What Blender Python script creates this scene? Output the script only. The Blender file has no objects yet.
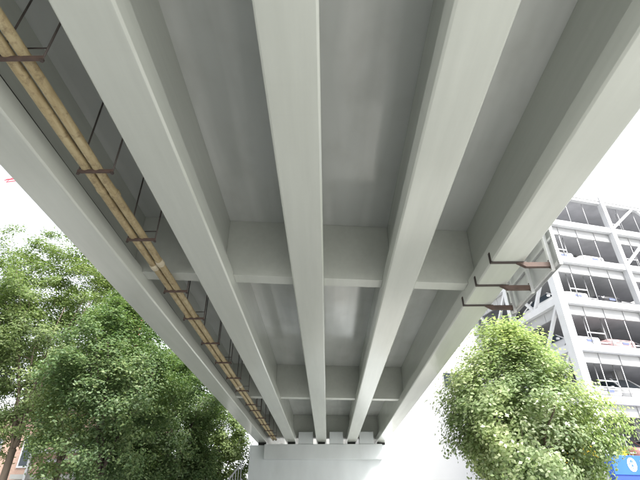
import bpy, math, random
import numpy as np
from mathutils import Vector, Matrix

sc = bpy.context.scene
col = sc.collection
R = math.radians

# ------------------------------------------------------------------ camera
cam_d = bpy.data.cameras.new('camera')
cam = bpy.data.objects.new('camera', cam_d)
col.objects.link(cam)
cam.location = (0, 0, 1.6)
cam.rotation_euler = (R(90 + 31.5), 0, 0.0145)
cam_d.sensor_width = 36
cam_d.lens = 25.6
cam_d.clip_end = 3000
sc.camera = cam

# ------------------------------------------------------------------ sky, sun, exposure
SUN_EL, SUN_AZ = 48.0, 142.0          # azimuth clockwise from +Y
w = bpy.data.worlds.new('World')
sc.world = w
w.use_nodes = True
wn, wl = w.node_tree.nodes, w.node_tree.links
wn.clear()
sky = wn.new('ShaderNodeTexSky')
sky.sky_type = 'NISHITA'
sky.sun_disc = False
sky.sun_elevation = R(SUN_EL)
sky.sun_rotation = R(SUN_AZ)
sky.air_density = 1.0
sky.dust_density = 3.0
sky.ozone_density = 1.0
hs = wn.new('ShaderNodeHueSaturation')
hs.inputs['Saturation'].default_value = 0.18
bg = wn.new('ShaderNodeBackground')
bg.inputs['Strength'].default_value = 0.15
wo = wn.new('ShaderNodeOutputWorld')
wl.new(sky.outputs[0], hs.inputs['Color'])
wl.new(hs.outputs[0], bg.inputs['Color'])
wl.new(bg.outputs[0], wo.inputs['Surface'])

sun_d = bpy.data.lights.new('sun', 'SUN')
sun_d.energy = 3.0
sun_d.angle = R(18)
sun_d.color = (1.0, 0.96, 0.9)
sun = bpy.data.objects.new('sun', sun_d)
col.objects.link(sun)
sd = Vector((math.sin(R(SUN_AZ)) * math.cos(R(SUN_EL)), math.cos(R(SUN_AZ)) * math.cos(R(SUN_EL)), math.sin(R(SUN_EL))))
sun.rotation_euler = sd.to_track_quat('Z', 'Y').to_euler()
sun.location = (10, -10, 40)

sc.view_settings.view_transform = 'Standard'
sc.view_settings.look = 'None'
sc.view_settings.exposure = 1.66
sc.view_settings.gamma = 1.0
sc.view_settings.use_curve_mapping = False
sc.render.engine = 'CYCLES'
sc.cycles.max_bounces = 8
sc.cycles.diffuse_bounces = 5
sc.cycles.use_denoising = True

# ------------------------------------------------------------------ materials
class NT:
    def __init__(self, name):
        self.m = bpy.data.materials.new(name)
        self.m.use_nodes = True
        self.n, self.l = self.m.node_tree.nodes, self.m.node_tree.links
        self.b = self.n['Principled BSDF']
        self.out = self.n['Material Output']
    def new(self, t, **kw):
        nd = self.n.new(t)
        for k, v in kw.items():
            if k.startswith('i_'):
                nd.inputs[k[2:].replace('_', ' ')].default_value = v
            else:
                setattr(nd, k, v)
        return nd
    def link(self, a, b):
        self.l.new(a, b)
    def coords(self, scale=(1, 1, 1), loc=(0, 0, 0), kind='Object'):
        tc = self.new('ShaderNodeTexCoord')
        mp = self.new('ShaderNodeMapping')
        mp.inputs['Scale'].default_value = scale
        mp.inputs['Location'].default_value = loc
        self.link(tc.outputs[kind], mp.inputs['Vector'])
        return mp.outputs[0]
    def noise(self, vec, scale, detail=4, rough=0.55):
        nz = self.new('ShaderNodeTexNoise')
        nz.inputs['Scale'].default_value = scale
        nz.inputs['Detail'].default_value = detail
        nz.inputs['Roughness'].default_value = rough
        self.link(vec, nz.inputs['Vector'])
        return nz.outputs['Fac']
    def ramp(self, fac, stops):
        cr = self.new('ShaderNodeValToRGB')
        e = cr.color_ramp.elements
        while len(e) < len(stops):
            e.new(0.5)
        for i, (p, c) in enumerate(stops):
            e[i].position = p
            e[i].color = (c, c, c, 1) if isinstance(c, (int, float)) else (*c, 1)
        self.link(fac, cr.inputs[0])
        return cr.outputs[0]
    def mix(self, a, b, fac=0.5, mode='MIX'):
        mx = self.new('ShaderNodeMix', data_type='RGBA', blend_type=mode)
        for s, v in ((6, a), (7, b), (0, fac)):
            if hasattr(v, 'links'):
                self.link(v, mx.inputs[s])
            elif s == 0:
                mx.inputs[0].default_value = v
            else:
                mx.inputs[s].default_value = (*v, 1)
        return mx.outputs[2]
    def bump(self, h, strength=0.2, dist=0.01):
        bp = self.new('ShaderNodeBump')
        bp.inputs['Strength'].default_value = strength
        bp.inputs['Distance'].default_value = dist
        self.link(h, bp.inputs['Height'])
        self.link(bp.outputs[0], self.b.inputs['Normal'])


def surf(name, c, rough=0.6, var=0.12, scale=1.5, stretch=(1, 1, 1), bump=0.15, metal=0.0, dirt=None, dirt_amt=0.3, spec=0.5):
    t = NT(name)
    v = t.coords(stretch)
    n1 = t.noise(v, scale, 6)
    n2 = t.noise(t.coords(), 30 * scale ** 0.5, 3)
    lo = tuple(x * (1 - var) for x in c)
    hi = tuple(min(1, x * (1 + var)) for x in c)
    cc = t.ramp(n1, [(0.3, lo), (0.7, hi)])
    if dirt:
        dm = t.ramp(t.noise(t.coords(stretch, (7, 3, 1)), scale * 0.6, 8, 0.65), [(0.5, 0.0), (0.72, dirt_amt)])
        cc = t.mix(cc, dirt, dm)
    t.link(cc, t.b.inputs['Base Color'])
    rr = t.ramp(n1, [(0.3, max(0, rough - 0.08)), (0.7, min(1, rough + 0.08))])
    t.link(rr, t.b.inputs['Roughness'])
    t.b.inputs['Metallic'].default_value = metal
    t.b.inputs['Specular IOR Level'].default_value = spec
    if bump:
        t.bump(n2, bump, 0.004)
    return t.m


def girder_paint(name, c, rough=0.17):
    """old paint on concrete: faint brush streaks along the beam, blotches, tiny runs"""
    t = NT(name)
    v = t.coords((1.6, 0.22, 1.6))
    n1 = t.noise(v, 1.3, 6, 0.6)
    n2 = t.noise(t.coords((9, 0.5, 9)), 1.0, 5, 0.6)
    n3 = t.noise(t.coords((1, 0.5, 1)), 1.6, 3, 0.5)
    cc = t.ramp(n1, [(0.25, tuple(x * 0.93 for x in c)), (0.75, tuple(x * 1.04 for x in c))])
    cc = t.mix(cc, t.ramp(n2, [(0.3, 0.94), (0.7, 1.0)]), 1.0, 'MULTIPLY')
    spots = t.ramp(n3, [(0.58, 0.0), (0.8, 0.1)])
    cc = t.mix(cc, (0.36, 0.36, 0.3), spots)
    nj = t.noise(t.coords((2.0, 14.0, 2.0)), 1.0, 3, 0.5)
    cc = t.mix(cc, (0.40, 0.40, 0.36), t.ramp(nj, [(0.62, 0.0), (0.85, 0.1)]))
    t.link(cc, t.b.inputs['Base Color'])
    t.link(t.ramp(n3, [(0.25, rough - 0.04), (0.75, rough + 0.04)]), t.b.inputs['Roughness'])
    h = t.noise(t.coords((1, 0.3, 1)), 2.2, 1, 0.4)
    t.bump(h, 0.12, 0.006)
    return t.m


def slab_paint():
    """deck underside: greyer paint, with gloss reflections painted in as pale streaks, and darker patches of random shape"""
    t = NT('deck_underside')
    c = (0.56, 0.58, 0.57)
    v = t.coords((1.3, 0.16, 1))
    n1 = t.noise(v, 1.2, 3, 0.5)
    cc = t.ramp(n1, [(0.28, tuple(x * 0.93 for x in c)), (0.72, tuple(x * 1.06 for x in c))])
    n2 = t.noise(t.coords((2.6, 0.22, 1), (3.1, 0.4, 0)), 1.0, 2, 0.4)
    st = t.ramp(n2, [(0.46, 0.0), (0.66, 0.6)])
    cc = t.mix(cc, (0.72, 0.73, 0.72), st)  # sheen of the gloss paint, put into the base colour as pale streaks
    n3 = t.noise(t.coords((1.4, 0.9, 1), (5, 2, 0)), 1.4, 3, 0.5)
    cc = t.mix(cc, (0.38, 0.385, 0.35), t.ramp(n3, [(0.48, 0.0), (0.75, 0.25)]))
    t.link(cc, t.b.inputs['Base Color'])
    t.link(t.ramp(n2, [(0.3, 0.17), (0.7, 0.07)]), t.b.inputs['Roughness'])
    t.bump(t.noise(t.coords((1.6, 0.3, 1)), 2.2, 2), 0.3, 0.008)
    return t.m


def leaf_mat(name, stops, transl=0.35, rough=0.5):
    t = NT(name)
    g = t.new('ShaderNodeNewGeometry')
    cc = t.ramp(g.outputs['Random Per Island'], stops)
    big = t.noise(t.coords(), 0.55, 3)
    cc = t.mix(cc, t.ramp(big, [(0.35, (0.78, 0.84, 0.8)), (0.65, (1.12, 1.08, 0.95))]), 1.0, 'MULTIPLY')
    t.link(cc, t.b.inputs['Base Color'])
    t.b.inputs['Roughness'].default_value = rough
    t.b.inputs['Specular IOR Level'].default_value = 0.5
    tr = t.new('ShaderNodeBsdfTranslucent')
    t.link(t.mix(cc, (1.2, 1.3, 0.75), 1.0, 'MULTIPLY'), tr.inputs['Color'])
    ms = t.new('ShaderNodeMixShader')
    ms.inputs[0].default_value = transl
    t.link(t.b.outputs[0], ms.inputs[1])
    t.link(tr.outputs[0], ms.inputs[2])
    t.link(ms.outputs[0], t.out.inputs['Surface'])
    return t.m


def brick_mat():
    t = NT('brown_brick')
    v = t.coords((1, 1, 1))
    sep = t.new('ShaderNodeSeparateXYZ'); t.link(v, sep.inputs[0])
    cmb = t.new('ShaderNodeCombineXYZ')
    add = t.new('ShaderNodeMath', operation='ADD')
    t.link(sep.outputs[0], add.inputs[0]); t.link(sep.outputs[1], add.inputs[1])
    t.link(add.outputs[0], cmb.inputs[0]); t.link(sep.outputs[2], cmb.inputs[1])
    br = t.new('ShaderNodeTexBrick')
    br.inputs['Scale'].default_value = 4.0
    br.inputs['Color1'].default_value = (0.36, 0.22, 0.17, 1)
    br.inputs['Color2'].default_value = (0.42, 0.28, 0.22, 1)
    br.inputs['Mortar'].default_value = (0.4, 0.37, 0.33, 1)
    br.inputs['Mortar Size'].default_value = 0.015
    t.link(cmb.outputs[0], br.inputs['Vector'])
    t.link(br.outputs[0], t.b.inputs['Base Color'])
    t.b.inputs['Roughness'].default_value = 0.85
    return t.m


def glass_mat(name, c=(0.03, 0.04, 0.05)):
    t = NT(name)
    n = t.noise(t.coords(), 0.8, 3)
    t.link(t.ramp(n, [(0.3, c), (0.7, tuple(x * 1.6 for x in c))]), t.b.inputs['Base Color'])
    t.b.inputs['Roughness'].default_value = 0.08
    return t.m


def pipe_mat():
    t = NT('tan_pipe_wrap')
    v = t.coords((6, 1.2, 6))
    n1 = t.noise(v, 2.0, 7, 0.65)
    cc = t.ramp(n1, [(0.25, (0.25, 0.185, 0.09)), (0.5, (0.4, 0.32, 0.18)), (0.75, (0.5, 0.43, 0.27))])
    n2 = t.noise(t.coords((3, 3, 3)), 4.0, 8, 0.7)
    cc = t.mix(cc, (0.17, 0.12, 0.065), t.ramp(n2, [(0.5, 0.0), (0.66, 0.7)]))
    t.link(cc, t.b.inputs['Base Color'])
    t.b.inputs['Roughness'].default_value = 0.6
    t.bump(n2, 0.4, 0.004)
    return t.m


M = {}
M['girder'] = girder_paint('girder_paint', (0.54, 0.562, 0.52))
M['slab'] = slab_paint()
M['diaph'] = girder_paint('diaphragm_paint', (0.53, 0.55, 0.51), 0.4)
M['pier'] = surf('pier_paint', (0.6, 0.635, 0.65), 0.6, 0.06, 1.2, (1, 1, 0.35), 0.2, dirt=(0.48, 0.51, 0.52), dirt_amt=0.35)
M['pad'] = surf('rubber_pad', (0.03, 0.03, 0.03), 0.8)
M['concrete'] = surf('pale_concrete', (0.4, 0.405, 0.39), 0.85, 0.12, 0.7, bump=0.3, dirt=(0.25, 0.24, 0.22))
M['paving'] = surf('pale_paving', (0.43, 0.435, 0.42), 0.85, 0.1, 0.9, bump=0.3, dirt=(0.3, 0.28, 0.25))
M['asphalt'] = surf('worn_asphalt', (0.13, 0.13, 0.128), 0.9, 0.2, 2.5, bump=0.5)
M['roadpaint'] = surf('road_paint', (0.72, 0.72, 0.7), 0.7, 0.1, 3, dirt=(0.3, 0.3, 0.3))
M['kerb'] = surf('kerb_stone', (0.4, 0.4, 0.38), 0.85)
M['pipe'] = pipe_mat()
M['tape'] = surf('pale_tape', (0.52, 0.46, 0.34), 0.7, 0.2, 8)
M['rust'] = surf('rusty_brown_steel', (0.085, 0.056, 0.046), 0.75, 0.35, 6, bump=0.5, dirt=(0.12, 0.075, 0.058), dirt_amt=0.6)
M['rust_dark'] = surf('dark_brown_steel', (0.05, 0.038, 0.034), 0.7, 0.3, 6, bump=0.4)
M['rod'] = surf('brown_grey_rod', (0.1, 0.085, 0.078), 0.7, 0.3, 6, bump=0.3)
M['cable'] = surf('black_cable', (0.02, 0.02, 0.02), 0.6)
M['galv'] = surf('galvanised_steel', (0.62, 0.63, 0.64), 0.45, 0.15, 3, bump=0.1, metal=0.4, dirt=(0.3, 0.25, 0.2))
M['alu'] = surf('aluminium_sheet', (0.55, 0.56, 0.57), 0.4, 0.1, 2, bump=0.05, metal=0.5, dirt=(0.25, 0.24, 0.22))
M['signface'] = surf('blue_sign_face', (0.03, 0.12, 0.5), 0.5)
M['white'] = surf('white_steel', (0.5, 0.51, 0.53), 0.5, 0.04, 1, bump=0.05, dirt=(0.36, 0.355, 0.345), dirt_amt=0.4)
M['greysteel'] = surf('grey_steel', (0.33, 0.335, 0.345), 0.6, 0.1, 1, dirt=(0.33, 0.31, 0.28))
M['deckunder'] = surf('grey_deck', (0.42, 0.425, 0.45), 0.8, 0.12, 1)
M['darkwall'] = surf('dark_inner_wall', (0.4, 0.41, 0.46), 0.85, 0.15, 0.6)
M['render'] = surf('white_render', (0.8, 0.8, 0.79), 0.8, 0.03, 0.6, bump=0.1)
M['brick'] = brick_mat()
M['glass'] = glass_mat('dark_glass')
M['blue'] = surf('blue_sign_panel', (0.012, 0.09, 0.5), 0.45, 0.05, 1, bump=0)
M['navy'] = surf('navy_sign_edge', (0.012, 0.05, 0.3), 0.5, 0.05, 1, bump=0)
M['letter'] = surf('white_lettering', (0.85, 0.85, 0.85), 0.5, 0.02, 1, bump=0)
M['bark'] = surf('grey_brown_bark', (0.11, 0.085, 0.065), 0.9, 0.35, 5, (1, 1, 0.25), 0.8)
M['bark_dark'] = surf('dark_bark', (0.07, 0.055, 0.045), 0.9, 0.35, 5, (1, 1, 0.25), 0.8)
M['leaf_far'] = leaf_mat('leaf_mid_green', [(0.0, (0.085, 0.13, 0.05)), (0.5, (0.145, 0.205, 0.08)), (1.0, (0.22, 0.27, 0.125))], 0.45, 0.6)
M['leaf_dark'] = leaf_mat('leaf_deep_green', [(0.0, (0.07, 0.125, 0.055)), (0.5, (0.115, 0.18, 0.078)), (1.0, (0.18, 0.235, 0.11))], 0.38, 0.55)
M['leaf_near'] = leaf_mat('leaf_fresh_green', [(0.0, (0.17, 0.235, 0.12)), (0.55, (0.31, 0.38, 0.225)), (1.0, (0.46, 0.5, 0.36))], 0.48, 0.26)
M['red'] = surf('red_paint', (0.5, 0.04, 0.06), 0.5)
M['tyre'] = surf('tyre_rubber', (0.02, 0.02, 0.02), 0.85)
M['rim'] = surf('alloy_rim', (0.5, 0.5, 0.52), 0.35, metal=0.8)
M['lamp'] = surf('clear_lamp', (0.75, 0.75, 0.72), 0.15, bump=0)
M['plate'] = surf('blue_plate', (0.08, 0.1, 0.2), 0.5, bump=0)
CARP = {k: surf('car_paint_' + k, c, 0.22, 0.03, 1, bump=0) for k, c in dict(
    white=(0.8, 0.8, 0.8), red=(0.5, 0.05, 0.05), pink=(0.55, 0.36, 0.36), yellow=(0.78, 0.55, 0.03), black=(0.02, 0.02, 0.025),
    silver=(0.5, 0.51, 0.53), maroon=(0.3, 0.16, 0.15)).items()}


# ------------------------------------------------------------------ mesh helpers
class MB:
    def __init__(self):
        self.v, self.f = [], []
    def add(self, vs, fs):
        o = len(self.v)
        self.v += [tuple(p) for p in vs]
        self.f += [tuple(i + o for i in q) for q in fs]
        return self
    def box(self, x0, x1, y0, y1, z0, z1):
        return self.add([(x0, y0, z0), (x1, y0, z0), (x1, y1, z0), (x0, y1, z0), (x0, y0, z1), (x1, y0, z1), (x1, y1, z1), (x0, y1, z1)],
                        [(0, 3, 2, 1), (4, 5, 6, 7), (0, 1, 5, 4), (1, 2, 6, 5), (2, 3, 7, 6), (3, 0, 4, 7)])
    def bar(self, p, q, wd, ht, up=(0, 0, 1)):
        p, q = Vector(p), Vector(q)
        d = (q - p).normalized()
        u = Vector(up)
        s = d.cross(u)
        if s.length < 1e-4:
            s = d.cross(Vector((1, 0, 0)))
        s.normalize()
        u = s.cross(d).normalized()
        vs = []
        for c in (p, q):
            for a, b in ((-1, -1), (1, -1), (1, 1), (-1, 1)):
                vs.append(c + s * a * wd / 2 + u * b * ht / 2)
        return self.add(vs, [(0, 1, 2, 3), (7, 6, 5, 4), (0, 4, 5, 1), (1, 5, 6, 2), (2, 6, 7, 3), (3, 7, 4, 0)])
    def tube(self, pts, rad, n=8, cap=True):
        pts = [Vector(p) for p in pts]
        rad = rad if isinstance(rad, (list, tuple)) else [rad] * len(pts)
        vs, fs = [], []
        ref = None
        for i, p in enumerate(pts):
            d = (pts[min(i + 1, len(pts) - 1)] - pts[max(i - 1, 0)]).normalized()
            if ref is None:
                ref = Vector((0, 0, 1)) if abs(d.z) < 0.9 else Vector((1, 0, 0))
            s = d.cross(ref).normalized()
            u = s.cross(d).normalized()
            ref = u
            for k in range(n):
                a = 2 * math.pi * k / n
                vs.append(p + (s * math.cos(a) + u * math.sin(a)) * rad[i])
        for i in range(len(pts) - 1):
            for k in range(n):
                a, b = i * n + k, i * n + (k + 1) % n
                fs.append((a, b, b + n, a + n))
        if cap:
            fs.append(tuple(range(n - 1, -1, -1)))
            fs.append(tuple((len(pts) - 1) * n + k for k in range(n)))
        return self.add(vs, fs)
    def prism_y(self, prof, y0, y1, sk0=0.0, sk1=0.0):
        """(x,z) profile extruded along y"""
        n = len(prof)
        vs = [(x, y0 + sk0 * x, z) for x, z in prof] + [(x, y1 + sk1 * x, z) for x, z in prof]
        fs = [tuple(range(n - 1, -1, -1)), tuple(range(n, 2 * n))]
        for k in range(n):
            fs.append((k, (k + 1) % n, (k + 1) % n + n, k + n))
        return self.add(vs, fs)
    def mesh(self, name, mat, smooth=False):
        me = bpy.data.meshes.new(name)
        me.from_pydata(self.v, [], self.f)
        me.update()
        import bmesh
        b = bmesh.new(); b.from_mesh(me)
        bmesh.ops.recalc_face_normals(b, faces=b.faces)
        b.to_mesh(me); b.free()
        if mat: me.materials.append(mat)
        if smooth:
            me.polygons.foreach_set('use_smooth', [True] * len(me.polygons))
        return me
    def build(self, name, mat, parent=None, smooth=False, bevel=0.0):
        o = bpy.data.objects.new(name, self.mesh(name, mat, smooth))
        col.objects.link(o)
        if parent: o.parent = parent
        if bevel:
            md = o.modifiers.new('bevel', 'BEVEL')
            md.width = bevel; md.segments = 2; md.limit_method = 'ANGLE'; md.angle_limit = R(40)
        return o


def inst(name, me, parent=None, loc=(0, 0, 0), rot=(0, 0, 0)):
    o = bpy.data.objects.new(name, me)
    col.objects.link(o)
    o.parent = parent
    o.location = loc; o.rotation_euler = rot
    return o


def tag(o, label=None, cat=None, group=None, kind=None):
    if label: o['label'] = label
    if cat: o['category'] = cat
    if group: o['group'] = group
    if kind: o['kind'] = kind
    return o


def empty(name, loc=(0, 0, 0), rz=0.0, label=None, cat=None, group=None):
    o = bpy.data.objects.new(name, None)
    col.objects.link(o)
    o.location = loc
    o.rotation_euler = (0, 0, rz)
    o.empty_display_size = 0.3
    return tag(o, label, cat, group)


# ------------------------------------------------------------------ ground, road, pavements
def sheet(name, x0, x1, y0, y1, z, mat, parent=None):
    m = MB().add([(x0, y0, z), (x1, y0, z), (x1, y1, z), (x0, y1, z)], [(0, 1, 2, 3)])
    o = m.build(name, mat, parent)
    return tag(o, kind='structure') if not parent else o


sheet('ground', -600, 600, -600, 600, -0.12, M['concrete'])
road = sheet('road', -200, 200, 3.0, 10.6, -0.116, M['asphalt'])
tag(MB().box(-200, 200, 10.75, 60, -0.5, 0.0).build('pavement', M['paving']), kind='structure')
tag(MB().box(-200, 200, -40, 2.85, -0.5, 0.0).build('pavement', M['paving']), kind='structure')
for y0 in (10.6, 2.85):
    tag(MB().box(-200, 200, y0, y0 + 0.15, -0.4, 0.012).build('kerb', M['kerb'], bevel=0.015), kind='structure')
dash = MB().add([(0, -0.07, 0), (3, -0.07, 0), (3, 0.07, 0), (0, 0.07, 0)], [(0, 1, 2, 3)]).mesh('road_marking', M['roadpaint'])
for i in range(-5, 5):
    inst('road_marking', dash, road, (i * 6.0, 6.8, -0.112))

# ------------------------------------------------------------------ the bridge
ZS, ZD = 5.2, 6.64                       # girder soffit, deck underside
GX = (-3.62, -1.985, -0.315, 1.345, 2.995)
HW, WEB = 0.275, 0.10
SK = 0.096                               # skew of the cross members
Y0, Y1 = -13.0, 41.0
bridge = empty('girder_bridge', (-0.38, 27.6, 0), 0,
               'pale grey bridge with five long concrete girders seen from underneath', 'bridge')
def bpart(mb, name, mat, bevel=0.0, smooth=False, parent=None):
    mb.v = [(x + 0.38, y - 27.6, z) for x, y, z in mb.v]
    return mb.build(name, mat, parent or bridge, smooth, bevel)

prof = [(-HW + 0.024, 0), (HW - 0.024, 0), (HW, 0.024), (HW, 0.30), (WEB, 0.43), (WEB, 1.44),
        (-WEB, 1.44), (-WEB, 0.43), (-HW, 0.30), (-HW, 0.024)]
for gx in GX:
    for ya, yb in ((Y0, 27.55), (27.60, Y1)):
        m = MB()
        ys = list(np.linspace(ya, yb, 2))
        m.prism_y([(gx + x, ZS + z) for x, z in prof], ya, yb)
        bpart(m, 'girder', M['girder'], bevel=0.006)
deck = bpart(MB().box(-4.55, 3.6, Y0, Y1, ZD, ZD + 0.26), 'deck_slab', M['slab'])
for x0 in (-4.55, 3.34):
    bpart(MB().box(x0, x0 + 0.26, Y0, Y1, ZD + 0.262, ZD + 1.25), 'parapet', M['girder'], bevel=0.02)

def diaphragm(yc, th, zb, bays):
    for i in bays:
        xa, xb = GX[i], GX[i + 1]
        # outline between the two I-shaped girders (butts against flange, bulb slope and web)
        zz = ZS
        pr = [(xa + HW, zb), (xb - HW, zb), (xb - HW, zz + 0.30), (xb - WEB, zz + 0.43), (xb - WEB, ZD - 0.001),
              (xa + WEB, ZD - 0.001), (xa + WEB, zz + 0.43), (xa + HW, zz + 0.30)]
        m = MB()
        n = len(pr)
        y_at = lambda x: yc + SK * (x + 0.4)
        vs = [(x, y_at(x), z) for x, z in pr] + [(x, y_at(x) + th, z) for x, z in pr]
        fs = [tuple(range(n - 1, -1, -1)), tuple(range(n, 2 * n))] + [(k, (k + 1) % n, (k + 1) % n + n, k + n) for k in range(n)]
        m.add(vs, fs)
        bpart(m, 'diaphragm', M['diaph'], bevel=0.008)
for yc in (-2.3, 7.6, 17.45):
    diaphragm(yc, 0.31, ZS + 0.235, range(4))
diaphragm(27.35, 0.45, ZS + 0.26, range(4))

# ------------------------------------------------------------------ piers
def pier(yf, label):
    """yf = front of the cap"""
    p = empty('bridge_pier', (-0.4, yf + 0.8, 0), 0, label, 'pier')
    def pp(mb, name, mat, bevel=0.0):
        mb.v = [(x + 0.4, y - yf - 0.8, z) for x, y, z in mb.v]
        return mb.build(name, mat, p, False, bevel)
    pp(MB().box(-4.25, 3.62, yf + 0.33, yf + 1.5, -0.3, 5.07), 'pier_wall', M['pier'], 0.03)
    pp(MB().box(-3.42, 2.98, yf, yf + 0.328, 4.33, 5.075), 'pier_cap', M['pier'], 0.02)
    for xc, wd in ((-1.17, 0.8), (0.5, 0.76), (2.15, 0.78)):
        pp(MB().box(xc - wd / 2, xc + wd / 2, yf + 0.03, yf + 0.40, 5.078, 5.70), 'seat_block', M['pier'], 0.02)
    for gx in GX:
        pp(MB().box(gx - 0.2, gx + 0.2, yf + 0.45, yf + 0.85, 5.075, 5.198), 'bearing_pad', M['pad'])
    return p
pier(26.9, 'light grey pier wall with a projecting cap under the far girder ends')

# ------------------------------------------------------------------ pipes, hangers, cable on the left
PZ = 5.36
for k, (px, lab) in enumerate(((-2.85, 'tan lagged pipe under the bridge, the one nearer the middle girders'),
                               (-2.993, 'tan lagged pipe under the bridge, the one nearer the trees'))):
    p = empty('pipe', (px, 26.0, PZ), 0, lab, 'pipe', 'pipes under the bridge')
    rng = random.Random(5 + k)
    pts, rad = [], []
    y = Y0
    while y < 27.3:
        pts.append((rng.uniform(-0.004, 0.004), y - 26.0, rng.uniform(-0.008, 0.004)))
        rad.append(0.056 + rng.uniform(-0.002, 0.003))
        y += 0.8
    pts.append((0, 27.34 - 26, 0)); rad.append(0.06)
    MB().tube(pts, rad, 16).build('tube', M['pipe'], p, True)
    for yy in [0.2 + k * 0.12, 4.85 - k * 0.1, 6.75 + k * 0.14, 9.3 - k * 0.1, 12.6, 15.2 + k * 0.2, 18.9, 22.1 - k * 0.2]:
        mat = M['tape'] if 6 < yy < 8 or 14 < yy < 16 else M['pipe']
        ln = 0.16 if mat is M['tape'] else 0.09
        MB().tube([(0, yy - 26, 0), (0, yy - 26 + 0.012, 0), (0, yy - 26 + ln - 0.012, 0), (0, yy - 26 + ln, 0)],
                  [0.057, 0.067, 0.067, 0.057], 16).build('coupling', mat, p, True)

def hanger_meshes():
    rod = MB().tube([(0, 0, 0), (0, 0, ZD - 5.264)], 0.0115, 6).mesh('rod', M['rod'], True)
    ba = MB().box(-0.225, 0.225, -0.018, 0.018, -0.01, 0.0)
    ba.box(-0.225, 0.225, -0.018, -0.014, -0.0, 0.0265)
    bar = ba.mesh('cross_bar', M['rust'])
    tie = MB().tube([(0, 0, 0), (0.2, 0, 0)], 0.008, 6).mesh('tie', M['rust_dark'], True)
    nut = MB().tube([(0, 0, -0.035), (0, 0, -0.013)], 0.02, 6).mesh('nut', M['rust_dark'])
    return rod, bar, tie, nut
rod_m, bar_m, tie_m, nut_m = hanger_meshes()
ordn = ['first', 'second', 'third', 'fourth', 'fifth', 'sixth', 'seventh', 'eighth', 'ninth', 'tenth', 'eleventh', 'twelfth', 'thirteenth', 'fourteenth', 'fifteenth']
for i in range(15):
    y = 2.72 + 1.63 * i
    if 7.2 < y < 7.85: y = 7.86
    if 16.9 < y < 17.75: y = 17.95
    hgr = empty('pipe_hanger', (-2.86, y, 5.287), 0,
                'rusty brown trapeze hanger under the tan pipes, %s from the camera' % ordn[i], 'pipe hanger', 'hangers carrying the pipes')
    inst('cross_bar', bar_m, hgr)
    for sx in (-0.215, 0.215):
        inst('rod', rod_m, hgr, (sx, 0, -0.023))
        inst('nut', nut_m, hgr, (sx, 0, 0))
    if i % 2 == 0: inst('tie', tie_m, hgr, (0.015, 0, 0.16))
cb = empty('cable', (-3.36, 10, 5.5), 0, 'thin black cable lying along the outer girder beside the pipes', 'cable')
rng = random.Random(3)
pts = [(rng.uniform(-0.006, 0.006), y - 10, rng.uniform(-0.012, 0.012)) for y in np.arange(Y0, 27.2, 1.1)]
MB().tube([(p[0] - 0.0, p[1], p[2]) for p in pts], 0.013, 6).build('sheath', M['cable'], cb, True)

# ------------------------------------------------------------------ sign on the bridge side, seen from behind
sg = empty('bridge_sign', (3.4, 7.5, ZS), 0, 'metal sign panel seen from behind, hung beside the outer girder on rusty arms', 'sign')
def sp(mb, name, mat, bevel=0.0, parent=None):
    mb.v = [(x - 3.4, y - 7.5, z - ZS) for x, y, z in mb.v]
    return mb.build(name, mat, parent or sg, False, bevel)
SY0, SY1 = 6.42, 8.66
for y in (6.62, 7.48, 8.38):
    b = sp(MB().box(GX[4] - HW - 0.012, GX[4] + HW + 0.02, y - 0.03, y + 0.03, ZS - 0.016, ZS - 0.003), 'bracket', M['rust_dark'])
    m = MB().box(GX[4] - HW - 0.014, GX[4] - HW - 0.002, y - 0.03, y + 0.03, ZS - 0.0155, ZS + 0.17)
    m.v = [(x - 3.4, yy - 7.5, z - ZS) for x, yy, z in m.v]
    m.build('hook', M['rust_dark'], b)
    m = MB()
    x0, x1, x2 = GX[4] + 0.14, GX[4] + 0.27, 3.66
    vs = []
    for x, hh in ((x0, 0.02), (x1, 0.10), (x2, 0.10)):
        vs += [(x, y - 0.034, ZS - 0.018 - hh + 0.02), (x, y + 0.034, ZS - 0.018 - hh + 0.02), (x, y + 0.034, ZS - 0.018), (x, y - 0.034, ZS - 0.018)]
    fs = [(3, 2, 1, 0), (8, 9, 10, 11)]
    for a in (0, 4):
        for k in range(4):
            fs.append((a + k, a + (k + 1) % 4, a + 4 + (k + 1) % 4, a + 4 + k))
    m.add(vs, fs)
    m.v = [(x - 3.4, yy - 7.5, z - ZS) for x, yy, z in m.v]
    m.build('arm', M['rust'], b)
    po = sp(MB().box(3.662, 3.72, y - 0.035, y + 0.035, ZS - 0.16, ZS + 1.32), 'post', M['galv'], 0.004)
    for zz in (-0.11, 0.02):
        mm = MB().tube([(3.655, y - 0.0, ZS + zz), (3.662, y, ZS + zz)], 0.014, 8)
        mm.v = [(x - 3.4, yy - 7.5, z - ZS) for x, yy, z in mm.v]
        mm.build('bolt', M['rust_dark'], po)
for z in (ZS - 0.10, ZS + 0.36, ZS + 0.83, ZS + 1.27):
    sp(MB().box(3.722, 3.765, SY0 + 0.05, SY1 - 0.05, z, z + 0.045), 'rail', M['galv'])
sp(MB().box(3.767, 3.772, SY0, SY1, ZS - 0.14, ZS + 1.36), 'sign_plate', M['alu'])
sp(MB().box(3.7725, 3.7745, SY0 + 0.01, SY1 - 0.01, ZS - 0.13, ZS + 1.35), 'sign_face', M['signface'])
for a in ((3.722, 3.767, SY0, SY0 + 0.03, ZS - 0.14, ZS + 1.36), (3.722, 3.767, SY1 - 0.03, SY1, ZS - 0.14, ZS + 1.36)):
    sp(MB().box(*a), 'edge_frame', M['alu'])

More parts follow.
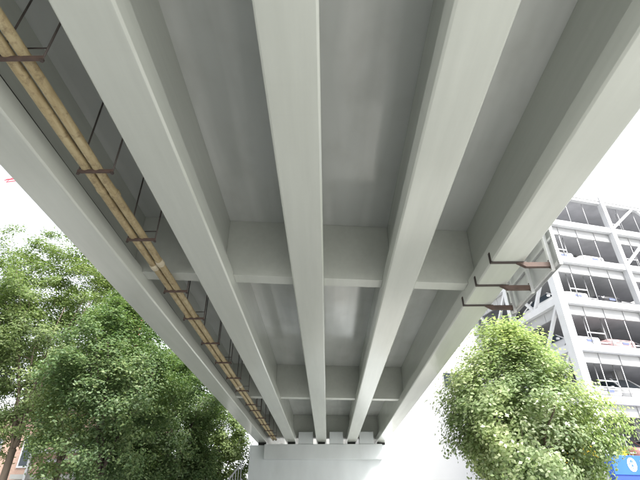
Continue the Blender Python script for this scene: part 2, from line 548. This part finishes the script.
# ------------------------------------------------------------------ the car park on the right
CP = (14.1, 25.5)
RZ = R(15)
cp = empty('car_park_building', (CP[0], CP[1], 0), RZ, 'white steel multi-storey car park with open decks and diagonal braces', 'building')
LV = [4.12, 7.25, 10.12, 13.0, 15.88, 18.75]
ROOF = 21.35
LEN, DEP, BAY, SBAY = 17.4, 8.7, 5.8, 4.35
def cpb(name, mat, *boxes, bevel=0.0):
    m = MB()
    for b in boxes: m.box(*b)
    return m.build(name, mat, cp, False, bevel)
panel_m = MB().box(0, 1.38, 0, 0.12, 0, 0.58).mesh('soffit_panel', M['greysteel'])
panel_s = MB().box(0, 0.12, 0, 1.38, 0, 0.58).mesh('soffit_panel', M['greysteel'])
rib_m = MB().box(0, 0.04, -0.05, 0.0, 0, 0.55).mesh('rib', M['greysteel'])
post_m = MB().tube([(0, 0, 0), (0, 0, 2.12)], 0.028, 6).mesh('net_post', M['greysteel'], True)
rung_m = MB().bar((0, 0, 0), (1.3, 0, 0), 0.05, 0.06).mesh('rung', M['white'])
rail_m = MB().bar((0, 0, 0), (LEN - 0.3, 0, 0), 0.04, 0.05).mesh('guard_rail', M['greysteel'])
for li, z in enumerate(LV + [ROOF]):
    bh = 0.4 if li < 6 else 0.34
    cpb('fascia_band', M['white'] if li < 6 else M['greysteel'], (-0.3, LEN, -0.3, 0.0, z - bh, z), bevel=0.01)
    cpb('fascia_band', M['white'] if li < 6 else M['greysteel'], (-0.3, 0.0, 0.003, DEP, z - bh, z), bevel=0.01)
    # grey beam panels below the band, set back, with ribs between
    zz = z - bh - 0.585 if li < 6 else z - bh - 0.3
    if li < 6:
        for i in range(12):
            inst('soffit_panel', panel_m, cp, (0.14 + i * 1.44, 0.02, zz))
            inst('rib', rib_m, cp, (0.1 + i * 1.44 - 0.03, 0.015, zz + 0.02))
        for i in range(6):
            inst('soffit_panel', panel_s, cp, (0.01, 0.2 + i * 1.41, zz))
        cpb('deck', M['deckunder'], (0.16, LEN, 0.16, DEP - 0.02, z - 0.32, z - 0.12))
        rz = z + 0.45
        inst('guard_rail', rail_m, cp, (0.2, 0.35, z + 0.42))
    else:
        cpb('under_band', M['white'], (-0.26, LEN, -0.26, 0.0, z - bh - 0.2, z - bh - 0.002))
        cpb('roof', M['deckunder'], (0.003, LEN, 0.003, DEP - 0.02, z - 0.3, z - 0.08))
    if 0 < li:
        zb = LV[li - 1]
        # columns' net posts and ladder-like rack frames
        for b in range(3):
            for k in range(1, 4):
                inst('net_post', post_m, cp, (b * BAY + k * 1.42 + 0.1, 0.08, zb - 0.1))
            off = (0.35, 1.5, 1.75, 1.52, 0.9, 0.6)[li - 1] if li < 7 else 1.5
            xx = b * BAY + off
            for q in (0, 1.3):
                inst('net_post', post_m, cp, (xx + q, 0.5, zb - 0.1))
            for q in (0.45, 1.05):
                inst('rung', rung_m, cp, (xx, 0.5, zb + q))
        # braces
        def brace(a, b_):
            MB().bar(a, b_, 0.17, 0.17, (0, 1, 0)).build('brace', M['white'], cp)
        for b in (1, 2):
            xa = b * BAY
            brace((xa + 0.2, -0.12, zb + 0.02), (xa + BAY / 2 - 0.05, -0.12, z - bh - 0.02))
            brace((xa + BAY - 0.2, -0.12, zb + 0.02), (xa + BAY / 2 + 0.05, -0.12, z - bh - 0.02))
        for b in (0, 1):
            ya = b * SBAY
            brace((-0.12, ya + SBAY / 2 - 0.05, zb + 0.02), (-0.12, ya + 0.25, z - bh - 0.02))
            brace((-0.12, ya + SBAY / 2 + 0.05, zb + 0.02), (-0.12, ya + SBAY - 0.25, z - bh - 0.02))
# columns: H sections, flanges to the sides, standing proud of the bands
def hcol(x, wd=0.3):
    m = MB()
    m.box(x - wd / 2, x - wd / 2 + 0.1, -0.37, 0.0, 0, ROOF + 0.02)
    m.box(x + wd / 2 - 0.1, x + wd / 2, -0.37, 0.0, 0, ROOF + 0.02)
    m.box(x - wd / 2 + 0.1, x + wd / 2 - 0.1, -0.325, -0.05, 0, ROOF)
    m.build('column', M['white'], cp)
for x in (BAY, 2 * BAY, 3 * BAY): hcol(x)
cpb('column', M['white'], (-0.36, 0.14, -0.36, 0.14, 0, ROOF + 0.02), bevel=0.01)
for y in (SBAY, 2 * SBAY):
    cpb('column', M['white'], (-0.36, 0.0, y - 0.18, y + 0.18, 0, ROOF + 0.02), bevel=0.01)
cpb('back_wall', M['darkwall'], (0.0, LEN, DEP, DEP + 0.2, 0, ROOF - 0.1))
cpb('end_wall', M['darkwall'], (LEN + 0.01, LEN + 0.2, -0.3, DEP + 0.2, 0, ROOF - 0.1))
for y in (3.2, 6.0):
    for x in (BAY, 2 * BAY):
        cpb('inner_column', M['greysteel'], (x - 0.2, x + 0.2, y - 0.2, y + 0.2, 0, ROOF - 0.4))
# shop front at street level
for i in range(12):
    cpb('shop_pane', M['glass'], (0.42 + i * 1.4, 1.75 + i * 1.4, 0.02, 0.05, 0.1, 2.9))

# blue sign board over the street level
sb = empty('blue_sign_board', (CP[0], CP[1], 3.4), RZ, 'bright blue board with a round white emblem and two white characters', 'sign')
MB().box(-0.62, 9.0, -0.85, -0.38, 0.0, 0.86).build('board', M['blue'], sb, False, 0.01)
MB().box(-0.6, 8.98, -0.8, -0.4, -0.22, -0.003).build('lower_edge', M['navy'], sb)
YF = -0.853
def flat(name, polys, mat, parent, y=YF, th=0.012):
    m = MB()
    for pl in polys:
        n = len(pl)
        m.add([(x, y, z) for x, z in pl] + [(x, y - th, z) for x, z in pl],
              [tuple(range(n)), tuple(range(2 * n - 1, n - 1, -1))] + [(k, (k + 1) % n, (k + 1) % n + n, k + n) for k in range(n)])
    return m.build(name, mat, parent)
def stroke(x0, z0, x1, z1, wd=0.06):
    d = Vector((x1 - x0, z1 - z0)).normalized()
    nx, nz = -d.y * wd / 2, d.x * wd / 2
    return [(x0 - nx, z0 - nz), (x1 - nx, z1 - nz), (x1 + nx, z1 + nz), (x0 + nx, z0 + nz)]
ex, ez = 0.52, 0.45
em = flat('emblem', [[(ex + 0.26 * math.cos(a), ez + 0.31 * math.sin(a)) for a in np.linspace(0, 2 * math.pi, 28)[:-1]]], M['letter'], sb)
flat('emblem_mark', [stroke(ex, ez - 0.24, ex, ez + 0.22, 0.05)], M['blue'], em, YF - 0.0125, 0.004)
flat('emblem_mark', [stroke(ex - 0.15, ez + 0.0, ex - 0.022, ez + 0.19, 0.05)], M['blue'], em, YF - 0.0125, 0.004)
flat('emblem_mark', [stroke(ex + 0.15, ez + 0.0, ex + 0.022, ez + 0.19, 0.05)], M['blue'], em, YF - 0.0125, 0.004)
flat('emblem_mark', [stroke(ex - 0.1, ez - 0.14, ex - 0.03, ez - 0.02, 0.04)], M['blue'], em, YF - 0.0125, 0.004)
flat('emblem_mark', [stroke(ex + 0.1, ez - 0.14, ex + 0.03, ez - 0.02, 0.04)], M['blue'], em, YF - 0.0125, 0.004)
cx = 1.3
def chars(name, cx, ss):
    for k, s in enumerate(ss):
        flat(name, [stroke(cx + s[0] * 0.3, 0.45 + s[1] * 0.3, cx + s[2] * 0.3, 0.45 + s[3] * 0.3, 0.062)], M['letter'], sb, YF - k * 0.0006, 0.012)
chars('character_stroke', 1.3, [(-.05, 1, .08, .68), (-.8, .55, .8, .55), (-.42, .3, -.18, -.6), (.45, .3, .15, -.72), (-1, -.8, 1, -.8)])
chars('character_stroke', 2.12, [(-.55, 1, -1, .1), (-.68, .5, -.68, -1), (-.4, .5, 1, .5), (.3, 1, .3, -1), (.25, .45, -.45, -.5), (.35, .45, 1, -.5), (-.05, -.5, .65, -.5)])


# ------------------------------------------------------------------ cars
def car_meshes(suv=False):
    """length along -y (front at y = 0, tail at y = L), centre x = 0"""
    L, W = (4.5, 0.9) if not suv else (4.6, 0.93)
    H = 1.46 if not suv else 1.75
    belt = 0.92 if not suv else 1.08
    # lower body stations: y, half width, z bottom, z top
    st = [(0.0, 0.62, 0.42, 0.6), (0.08, 0.78, 0.26, 0.74), (0.35, W, 0.22, 0.84), (1.15, W, 0.2, belt), (2.6, W, 0.2, belt + 0.03),
          (3.9, W, 0.22, belt + 0.02), (L - 0.12, 0.82, 0.28, belt - 0.04), (L, 0.7, 0.42, belt - 0.2)]
    m = MB(); vs = []; fs = []
    for y, hw, zb, zt in st:
        ring = [(-hw * 0.92, zb), (hw * 0.92, zb), (hw, zb + 0.12), (hw, zt - 0.1), (hw * 0.9, zt), (-hw * 0.9, zt), (-hw, zt - 0.1), (-hw, zb + 0.12)]
        vs += [(x, y, z) for x, z in ring]
    for i in range(len(st) - 1):
        for k in range(8):
            a, b = i * 8 + k, i * 8 + (k + 1) % 8
            fs.append((a, b, b + 8, a + 8))
    fs += [tuple(range(7, -1, -1)), tuple((len(st) - 1) * 8 + k for k in range(8))]
    m.add(vs, fs)
    body = m.mesh('body', None, True)
    # glass house
    y0, y1, y2, y3 = (1.05, 1.8, 3.3, 4.15) if not suv else (1.0, 1.65, 3.9, 4.45)
    def house(sh, zoff, top):
        vv = []
        for y, hw, z in ((y0, 0.80, belt - 0.02), (y1, 0.62, H - 0.05), (y2, 0.62, H - 0.05), (y3, 0.78, belt - 0.02)):
            vv += [(-hw + sh, y, z + zoff), (hw - sh, y, z + zoff)]
        g = MB().add(vv, [(0, 1, 3, 2), (2, 3, 5, 4), (4, 5, 7, 6), (0, 2, 4, 6), (1, 7, 5, 3), (0, 6, 7, 1)])
        return g
    glass = house(0, 0, H).mesh('window_glass', M['glass'])
    r = MB()
    rr = [(-0.64, y1 - 0.06, H - 0.06), (0.64, y1 - 0.06, H - 0.06), (0.64, y2 + 0.06, H - 0.06), (-0.64, y2 + 0.06, H - 0.06),
          (-0.52, y1 + 0.1, H), (0.52, y1 + 0.1, H), (0.52, y2 - 0.1, H), (-0.52, y2 - 0.1, H)]
    r.add(rr, [(3, 2, 1, 0), (4, 5, 6, 7), (0, 1, 5, 4), (1, 2, 6, 5), (2, 3, 7, 6), (3, 0, 4, 7)])
    for s in (-1, 1):
        r.bar((s * 0.81, y0 - 0.02, belt - 0.02), (s * 0.635, y1, H - 0.05), 0.07, 0.06)
        r.bar((s * 0.80, y3 + 0.02, belt - 0.02), (s * 0.635, y2, H - 0.05), 0.1, 0.08)
        r.bar((s * 0.815, (y1 + y2) / 2, belt - 0.02), (s * 0.63, (y1 + y2) / 2, H - 0.05), 0.04, 0.08)
    roof = r.mesh('roof', None)
    wh = MB().tube([(-0.1, 0, 0), (-0.09, 0, 0), (0.09, 0, 0), (0.1, 0, 0)], [0.27, 0.32, 0.32, 0.27], 18).mesh('wheel', M['tyre'])
    rim = MB().tube([(-0.108, 0, 0), (0.108, 0, 0)], 0.19, 12).mesh('rim', M['rim'])
    lamp = MB().add([(-0.16, 0.03, -0.06), (0.16, 0.12, -0.06), (0.17, 0.16, 0.07), (-0.14, 0.05, 0.05), (-0.16, 0.12, -0.06), (0.16, 0.3, -0.06), (0.17, 0.3, 0.07), (-0.14, 0.15, 0.05)],
                    [(0, 1, 2, 3), (7, 6, 5, 4), (0, 4, 5, 1), (3, 2, 6, 7), (0, 3, 7, 4), (1, 5, 6, 2)]).mesh('headlight', M['lamp'])
    lamp_l = bpy.data.meshes.new('headlight'); 
    lamp_l.from_pydata([(-v.co.x, v.co.y, v.co.z) for v in lamp.vertices], [], [tuple(reversed(p.vertices[:])) for p in lamp.polygons]); lamp_l.materials.append(M['lamp'])
    plate = MB().box(-0.22, 0.22, -0.02, 0.0, -0.07, 0.07).mesh('number_plate', M['plate'])
    mir = MB().box(-0.09, 0.09, -0.05, 0.05, -0.06, 0.06).mesh('mirror', None)
    grille = MB().box(-0.4, 0.4, -0.012, 0.05, -0.06, 0.06).mesh('grille', M['pad'])
    return dict(body=body, glass=glass, roof=roof, wheel=wh, rim=rim, lamp=lamp, lamp_l=lamp_l, plate=plate, mirror=mir, grille=grille, L=L)
CM = {False: car_meshes(False), True: car_meshes(True)}
_painted = {}
def painted(suv, key, paint):
    k = (suv, key, paint)
    if k not in _painted:
        me = CM[suv][key].copy(); me.name = key
        me.materials.clear(); me.materials.append(CARP[paint])
        _painted[k] = me
    return _painted[k]
def car(t, s, z, paint, label, suv=False, flip=False):
    c = math.cos(RZ), math.sin(RZ)
    L = CM[suv]['L']
    s2 = s + L if flip else s
    o = empty('parked_car', (CP[0] + c[0] * t - c[1] * s2, CP[1] + c[1] * t + c[0] * s2, z), RZ + (math.pi if flip else 0), label, 'car', 'cars parked on the decks')
    d = CM[suv]
    inst('body', painted(suv, 'body', paint), o)
    inst('window_glass', d['glass'], o)
    inst('roof', painted(suv, 'roof', paint), o)
    for sx in (-0.8, 0.8):
        for y in (0.85, 3.55):
            wv = inst('wheel', d['wheel'], o, (sx, y, 0.32))
            inst('rim', d['rim'], wv)
    inst('headlight', d['lamp'], o, (0.62, 0.0, 0.66 if not suv else 0.7))
    inst('headlight', d['lamp_l'], o, (-0.62, 0.0, 0.66 if not suv else 0.7))
    inst('number_plate', d['plate'], o, (0, -0.003, 0.5))
    inst('grille', d['grille'], o, (0, 0.03, 0.62))
    for sx in (-0.98, 0.98):
        inst('mirror', painted(suv, 'mirror', paint), o, (sx, 1.35, 0.98 if not suv else 1.12))
dk = lambda i: LV[i] - 0.118
car(0.75, 0.12, dk(0), 'yellow', 'yellow car on the lowest deck beside the street tree')
car(3.1, 0.12, dk(0), 'maroon', 'dull brownish red car parked right above the blue board')
car(5.3, 0.12, dk(0), 'white', 'white car on the lowest deck above the blue board')
car(1.7, 0.12, dk(1), 'silver', 'silver car on the second deck, half behind the leaves')
car(4.3, 0.12, dk(1), 'white', 'tall white car near the edge of the second deck', True)
car(1.4, 0.12, dk(2), 'silver', 'silver car on the third deck near the corner')
car(3.9, 0.12, dk(2), 'pink', 'faded red car at the edge of the third deck')
car(1.6, 0.12, dk(3), 'white', 'white car on the fourth deck behind the rack frame')
car(4.1, 0.12, dk(3), 'black', 'black car on the fourth deck beside the column')

car(7.3, 0.12, dk(2), 'silver', 'silver car right of the column on the third deck')
car(7.2, 0.12, dk(3), 'white', 'white car right of the column on the fourth deck')
car(1.5, 0.12, dk(4), 'silver', 'silver car on the fifth deck near the corner')
car(3.9, 0.12, dk(4), 'white', 'white car on the fifth deck beside the column')

# ------------------------------------------------------------------ white building beyond
wb = empty('white_building', (8.5, 46, 0), R(15), 'plain white rendered building with few windows behind the car park', 'building')
MB().box(-6.0, 6.0, -5.0, 5.0, 0, 21.6).build('wall', M['render'], wb, False, 0.02)
MB().box(-6.15, 6.15, -5.15, 5.15, 21.602, 22.0).build('roof_edge', M['render'], wb)
for z in (7.2, 11.5):
    for x in ((1.45,) if z > 9 else (4.4,)):
        fr = MB()
        fr.box(x - 0.85, x + 0.85, -5.06, -4.98, z - 0.06, z + 0.02).box(x - 0.85, x + 0.85, -5.06, -4.98, z + 1.3, z + 1.38)
        fr.box(x - 0.85, x - 0.77, -5.06, -4.98, z + 0.02, z + 1.3).box(x + 0.77, x + 0.85, -5.06, -4.98, z + 0.02, z + 1.3).box(x - 0.04, x + 0.04, -5.06, -4.98, z + 0.02, z + 1.3)
        wi = fr.build('window', M['white'], wb)
        for a in (x - 0.77, x + 0.04):
            MB().box(a, a + 0.73, -5.03, -4.99, z + 0.02, z + 1.3).build('pane', M['glass'], wi)

# ------------------------------------------------------------------ brick house behind the left trees
bh = empty('brick_house', (-24, 36, 0), R(-8), 'low brown brick house with white window trim half hidden by the trees', 'house')
MB().box(-11, 11, -4, 5, 0, 7.6).build('wall', M['brick'], bh)
rf = MB().add([(-11.6, -4.7, 7.6), (11.6, -4.7, 7.6), (11.6, 5.7, 7.6), (-11.6, 5.7, 7.6), (-8, 0.5, 9.4), (8, 0.5, 9.4)],
              [(0, 3, 2, 1), (0, 1, 5, 4), (1, 2, 5), (2, 3, 4, 5), (3, 0, 4)]).build('roof', M['greysteel'], bh)
for zf in (1.0, 4.4):
    for x in (-9, -6, -3, 0, 3, 6, 9):
        wi = MB().box(x - 0.75, x + 0.75, -4.08, -3.98, zf - 0.1, zf).box(x - 0.75, x + 0.75, -4.08, -3.98, zf + 1.6, zf + 1.7).box(x - 0.75, x - 0.66, -4.06, -3.98, zf, zf + 1.6).box(x + 0.66, x + 0.75, -4.06, -3.98, zf, zf + 1.6).build('window', M['white'], bh)
        MB().box(x - 0.66, x - 0.01, -4.03, -3.99, zf, zf + 1.6).build('pane', M['glass'], wi)
        MB().box(x + 0.01, x + 0.66, -4.03, -3.99, zf, zf + 1.6).build('pane', M['glass'], wi)
# white porch in front of it
pc = empty('white_porch', (-16.2, 29.6, 0), R(-4), 'white framed porch with brown panels glimpsed below the trees', 'porch')
MB().box(-1.6, 1.6, -0.12, 0.12, 4.95, 5.15).build('top_beam', M['white'], pc)
MB().box(-0.5, 1.55, -0.16, -0.04, 4.45, 4.62).build('rail', M['white'], pc)
for x in (-1.5, 1.5):
    MB().box(x - 0.07, x + 0.07, -0.1, 0.1, 0, 4.948).build('post', M['white'], pc)
for k in range(6):
    MB().box(-1.42 + k * 0.475, -0.97 + k * 0.475, 0.13, 0.19, 3.9 + 0.012 * (k % 2), 4.94).build('panel', M['brick'], pc)
MB().box(-2.6, 1.6, 0.2, 2.2, 3.6, 3.85).build('floor', M['concrete'], pc)

# stair beside the pier
stf = empty('stair_railing', (-5.75, 29.4, -0.75), 0, 'white metal stair railing beside the pier', 'railing')
for k in range(2):
    MB().bar((-1.6, 0.0, 1.2 + k * 0.95), (0.85, 0.0, 4.3 + k * 0.95), 0.06, 0.08).build('handrail', M['white'], stf)
for k in range(16):
    x = -1.5 + k * 0.15
    zz = 1.2 + (x + 1.6) / 2.45 * 3.1
    MB().box(x - 0.02, x + 0.02, -0.02, 0.02, zz, zz + 0.95).build('baluster', M['white'], stf)
for k in range(10):
    x = -1.5 + k * 0.245
    zz = 1.0 + (x + 1.6) / 2.45 * 3.1
    MB().box(x - 0.02, x + 0.29, 0.05, 1.3, zz - 0.06, zz).build('step', M['concrete'], stf)
for x, zt in ((-1.55, 1.25), (0.8, 4.25)):
    MB().box(x - 0.05, x + 0.05, -0.05, 0.05, 0.75, zt).build('post', M['white'], stf)

# ------------------------------------------------------------------ distant red crane
cr = empty('tower_crane', (-42, 95, 0), 0, 'thin red crane jib showing beside the bridge above the trees', 'crane')
m = MB()
for dx, dy in ((-0.7, -0.7), (0.7, -0.7), (0.7, 0.7), (-0.7, 0.7)):
    m.bar((dx, dy, 0), (dx, dy, 87), 0.16, 0.16)
for k in range(29):
    m.bar((-0.7, -0.7, k * 3), (0.7, -0.7, k * 3 + 3), 0.1, 0.1).bar((0.7, 0.7, k * 3), (-0.7, 0.7, k * 3 + 3), 0.1, 0.1)
m.build('mast', M['red'], cr)
m = MB()
a, b = Vector((2, 0, 86.5)), Vector((-44.5, 0, 79.5))
m.bar(a, b, 0.16, 0.16).bar(a + Vector((0, 0.8, 0)), b + Vector((0, 0.8, 0)), 0.16, 0.16).bar(a + Vector((0, 0.4, 1.1)), b + Vector((0, 0.4, 0.6)), 0.12, 0.12)
for k in range(16):
    p = a.lerp(b, k / 16); q = a.lerp(b, (k + 0.5) / 16) + Vector((0, 0.4, 1.0)); r_ = a.lerp(b, (k + 1) / 16) + Vector((0, 0.8, 0))
    m.bar(p, q, 0.08, 0.08).bar(q, r_, 0.08, 0.08)
m.build('jib', M['red'], cr)

# ------------------------------------------------------------------ trees
def leaves_mesh(name, centres, radii, per, size, mat, rng, flat_=0.45, tilt=0.6, aspect=0.5, outward=0.8):
    """leaf-sized folded quads scattered round spray centres"""
    C = np.repeat(np.asarray(centres), per, 0)
    Rr = np.repeat(np.asarray(radii), per, 0)[:, None]
    n = len(C)
    d = rng.normal(size=(n, 3))
    d /= np.linalg.norm(d, axis=1)[:, None]
    rr = rng.random((n, 1)) ** 0.5
    q = d * rr * Rr
    k = len(centres)
    sn = np.stack([rng.normal(0, 0.45, k), rng.normal(0, 0.45, k), np.ones(k)], 1)      # each spray tilts its own way
    sn /= np.linalg.norm(sn, axis=1)[:, None]
    SN = np.repeat(sn, per, 0)
    q = q - SN * (q * SN).sum(1)[:, None] * (1 - flat_)
    q *= np.repeat(rng.uniform(0.75, 1.3, (k, 1)), per, 0)
    P = C + q + rng.normal(0, 0.06, (n, 3))
    # leaf frames
    nrm = np.stack([rng.normal(0, tilt, n), rng.normal(0, tilt, n), np.ones(n)], 1)
    o_ = P - np.asarray(centres).mean(0)
    o_ /= np.linalg.norm(o_, axis=1)[:, None] + 1e-6
    nrm += d * 0.3 + o_ * outward
    nrm /= np.linalg.norm(nrm, axis=1)[:, None]
    a = rng.random(n) * 2 * np.pi
    ax = np.stack([np.cos(a), np.sin(a), rng.normal(-0.25, 0.3, n)], 1)
    ax -= nrm * (ax * nrm).sum(1)[:, None]
    ax /= np.linalg.norm(ax, axis=1)[:, None]
    sd_ = np.cross(nrm, ax)
    L = size * rng.uniform(0.65, 1.3, (n, 1))
    W = L * aspect * rng.uniform(0.8, 1.2, (n, 1))
    V = np.empty((n, 4, 3))
    V[:, 0] = P - ax * L * 0.5
    V[:, 1] = P + sd_ * W * 0.5 + nrm * L * 0.1
    V[:, 2] = P + ax * L * 0.5 - nrm * L * 0.06
    V[:, 3] = P - sd_ * W * 0.5 + nrm * L * 0.1
    me = bpy.data.meshes.new(name)
    me.vertices.add(n * 4)
    me.vertices.foreach_set('co', V.reshape(-1).astype(np.float32))
    me.loops.add(n * 4)
    me.loops.foreach_set('vertex_index', np.arange(n * 4, dtype=np.int32))
    me.polygons.add(n)
    me.polygons.foreach_set('loop_start', np.arange(0, n * 4, 4, dtype=np.int32))
    me.update(calc_edges=True)
    me.materials.append(mat)
    return me


def tree(name, label, cat_group, base, height, cr_z0, rx, ry, seed, n_spray, per, leaf, mat, bark, spray_r=(0.5, 0.95), limbs=6,
         trunk_r=0.16, fork=0.28, flat_=0.45, shape=0.5, lean=(0, 0), hole=0.0, aspect=0.5, tilt=0.6, lump=1.0, outward=0.8):
    rng = np.random.default_rng(seed)
    root = empty(name, base, 0, label, 'tree', cat_group)
    cz = (cr_z0 + height) / 2
    hz = (height - cr_z0) / 2
    # lumpy crown: spray centres inside an uneven ellipsoid
    ph = rng.random(6) * 6.28
    cs = []
    while len(cs) < n_spray:
        p = rng.uniform(-1, 1, 3)
        r = np.linalg.norm(p)
        if r > 1.25 or r < 0.18: continue
        az, el = math.atan2(p[1], p[0]), p[2] / max(r, 1e-6)
        lim = 0.84 + lump * (0.13 * math.sin(2 * az + ph[0]) + 0.11 * math.sin(3 * az + 3 * el + ph[1]) + 0.09 * math.sin(5 * az - 4 * el + ph[2]) + 0.07 * math.sin(7 * el + ph[3]))
        if r > lim: continue
        if rng.random() > 0.25 + 0.75 * (r / lim) ** 1.3: continue
        wz = (1 - 0.45 * max(0, p[2]) ** 2) if shape else 1
        cs.append((p[0] * rx * wz + lean[0], p[1] * ry * wz + lean[1], cz + p[2] * hz))
    cs = np.array(cs)
    # limbs
    m = MB()
    zf = height * fork
    trunk = [(0, 0, -0.1), (0.03, 0.02, zf * 0.5), (0.05 + lean[0] * 0.1, lean[1] * 0.1, zf)]
    m.tube(trunk, [trunk_r * 1.25, trunk_r, trunk_r * 0.85], 9)
    nodes = []
    for i in range(limbs):
        az = 2 * math.pi * i / limbs + rng.uniform(-0.4, 0.4)
        out = rng.uniform(0.35, 0.75)
        e = np.array([math.cos(az) * rx * out + lean[0], math.sin(az) * ry * out + lean[1], cz + hz * rng.uniform(0.0, 0.8) * (1.1 - out)])
        s = np.array(trunk[2]) + np.array([0, 0, rng.uniform(-0.5, 0.2)])
        mid = (s + e) / 2 + np.array([math.cos(az) * -0.25 * rx * 0.3, math.sin(az) * -0.25 * ry * 0.3, hz * 0.12])
        pts = []
        for t in np.linspace(0, 1, 8):
            pts.append((1 - t) ** 2 * s + 2 * t * (1 - t) * mid + t * t * e + rng.normal(0, 0.03, 3))
        r0 = trunk_r * rng.uniform(0.42, 0.62)
        rads = [r0 * (1 - 0.8 * k / 7) for k in range(8)]
        m.tube(pts, rads, 7)
        nodes += [(p, rads[k]) for k, p in enumerate(pts) if k >= 2]
    NP = np.array([p for p, _ in nodes])
    NR = np.array([r for _, r in nodes])
    order = np.argsort(np.linalg.norm(cs - np.array(trunk[2]), axis=1))
    for idx in order:
        c = cs[idx]
        d = np.linalg.norm(NP - c, axis=1) + np.where(NP[:, 2] > c[2], 0.6, 0)
        j = int(np.argmin(d))
        s = NP[j]
        mid = (s + c) / 2 + rng.normal(0, 0.12, 3) + np.array([0, 0, 0.06])
        r0 = min(NR[j] * 0.7, 0.035)
        m.tube([s, mid, c], [r0, r0 * 0.65, 0.006], 5, False)
        NP = np.vstack([NP, mid, c]); NR = np.append(NR, [r0 * 0.65, max(0.008, r0 * 0.5)])
    m.build('trunk', bark, root, True)
    radii = rng.uniform(spray_r[0], spray_r[1], len(cs))
    me = leaves_mesh('crown', cs, radii, per, leaf, mat, rng, flat_, tilt, aspect, outward)
    inst('crown', me, root)
    return root

LG = 'trees left of the bridge'
tree('broadleaf_tree', 'tall feathery light green tree at the left edge of the view', LG, (-15.4, 17.0, 0), 13.0, 2.6, 4.2, 3.8, 11, 380, 210, 0.115, M['leaf_far'], M['bark'], (0.4, 0.9), 7, 0.17, flat_=0.34, aspect=0.42)
tree('broadleaf_tree', 'tall light green tree with thin forked stems, second from the left edge', LG, (-11.4, 17.8, 0), 13.4, 4.0, 3.5, 3.4, 12, 330, 210, 0.115, M['leaf_far'], M['bark'], (0.4, 0.9), 7, 0.14, flat_=0.34, aspect=0.42)
tree('broadleaf_tree', 'dense mid green tree leaning towards the bridge edge', LG, (-7.9, 17.4, 0), 9.6, 2.6, 2.8, 2.8, 13, 240, 210, 0.12, M['leaf_dark'], M['bark_dark'], (0.4, 0.8), 6, 0.13, flat_=0.4)
tree('broadleaf_tree', 'dark green tree with a black trunk close to the pier', LG, (-7.3, 22.8, 0), 9.4, 2.2, 2.9, 2.8, 14, 240, 190, 0.13, M['leaf_dark'], M['bark_dark'], (0.4, 0.85), 6, 0.15, flat_=0.4)
tree('broadleaf_tree', 'dark shaded tree low at the left edge below the feathery one', LG, (-15.0, 14.6, 0), 6.0, 1.6, 2.6, 2.4, 15, 150, 200, 0.115, M['leaf_dark'], M['bark_dark'], (0.4, 0.75), 5, 0.12, flat_=0.4)
tree('broadleaf_tree', 'tall tree furthest back on the left, seen through the gaps', LG, (-13.4, 25.0, 0), 14.6, 3.5, 4.6, 3.4, 16, 230, 150, 0.15, M['leaf_far'], M['bark'], (0.45, 0.95), 7, 0.18, flat_=0.35)
tree('broadleaf_tree', 'mid green tree furthest along beside the bridge, behind the dark one', LG, (-10.2, 27.5, 0), 12.0, 2.2, 3.6, 3.0, 17, 230, 180, 0.15, M['leaf_dark'], M['bark_dark'], (0.45, 0.9), 6, 0.15, flat_=0.4)
SG = 'shrubs under the trees'
for lab, x, y, hh, rx, sd_ in (('dark round shrub at the far left under the trees', -17.6, 20.0, 5.6, 3.0, 31), ('dark shrub right of the white porch', -8.4, 20.6, 4.9, 1.7, 32),
                         ('dark shrub beside the stair railing and pier', -6.3, 23.6, 5.2, 1.6, 33)):
    o = tree('shrub', lab, SG, (x, y, 0), hh, 0.5, rx, 1.9, sd_, 130, 170, 0.12, M['leaf_dark'], M['bark_dark'], (0.4, 0.75), 5, 0.07, 0.12, flat_=0.5)
    o['category'] = 'shrub'
tree('broadleaf_tree', 'bright green tree beyond the stair railing, left of the pier', LG, (-7.3, 33.5, 0), 9.4, 2.0, 2.4, 2.4, 18, 170, 170, 0.16, M['leaf_far'], M['bark_dark'], (0.4, 0.8), 6, 0.12, flat_=0.5)
tree('street_tree', 'leafy fresh green street tree in front of the car park', None, (5.72, 14.0, 0), 7.1, 0.9, 2.55, 2.4, 29, 500, 140, 0.11, M['leaf_near'], M['bark'], (0.28, 0.55), 7, 0.12, flat_=0.7, shape=1, aspect=0.55, tilt=0.55, lump=0.75, outward=1.5)

bpy.context.view_layer.update()
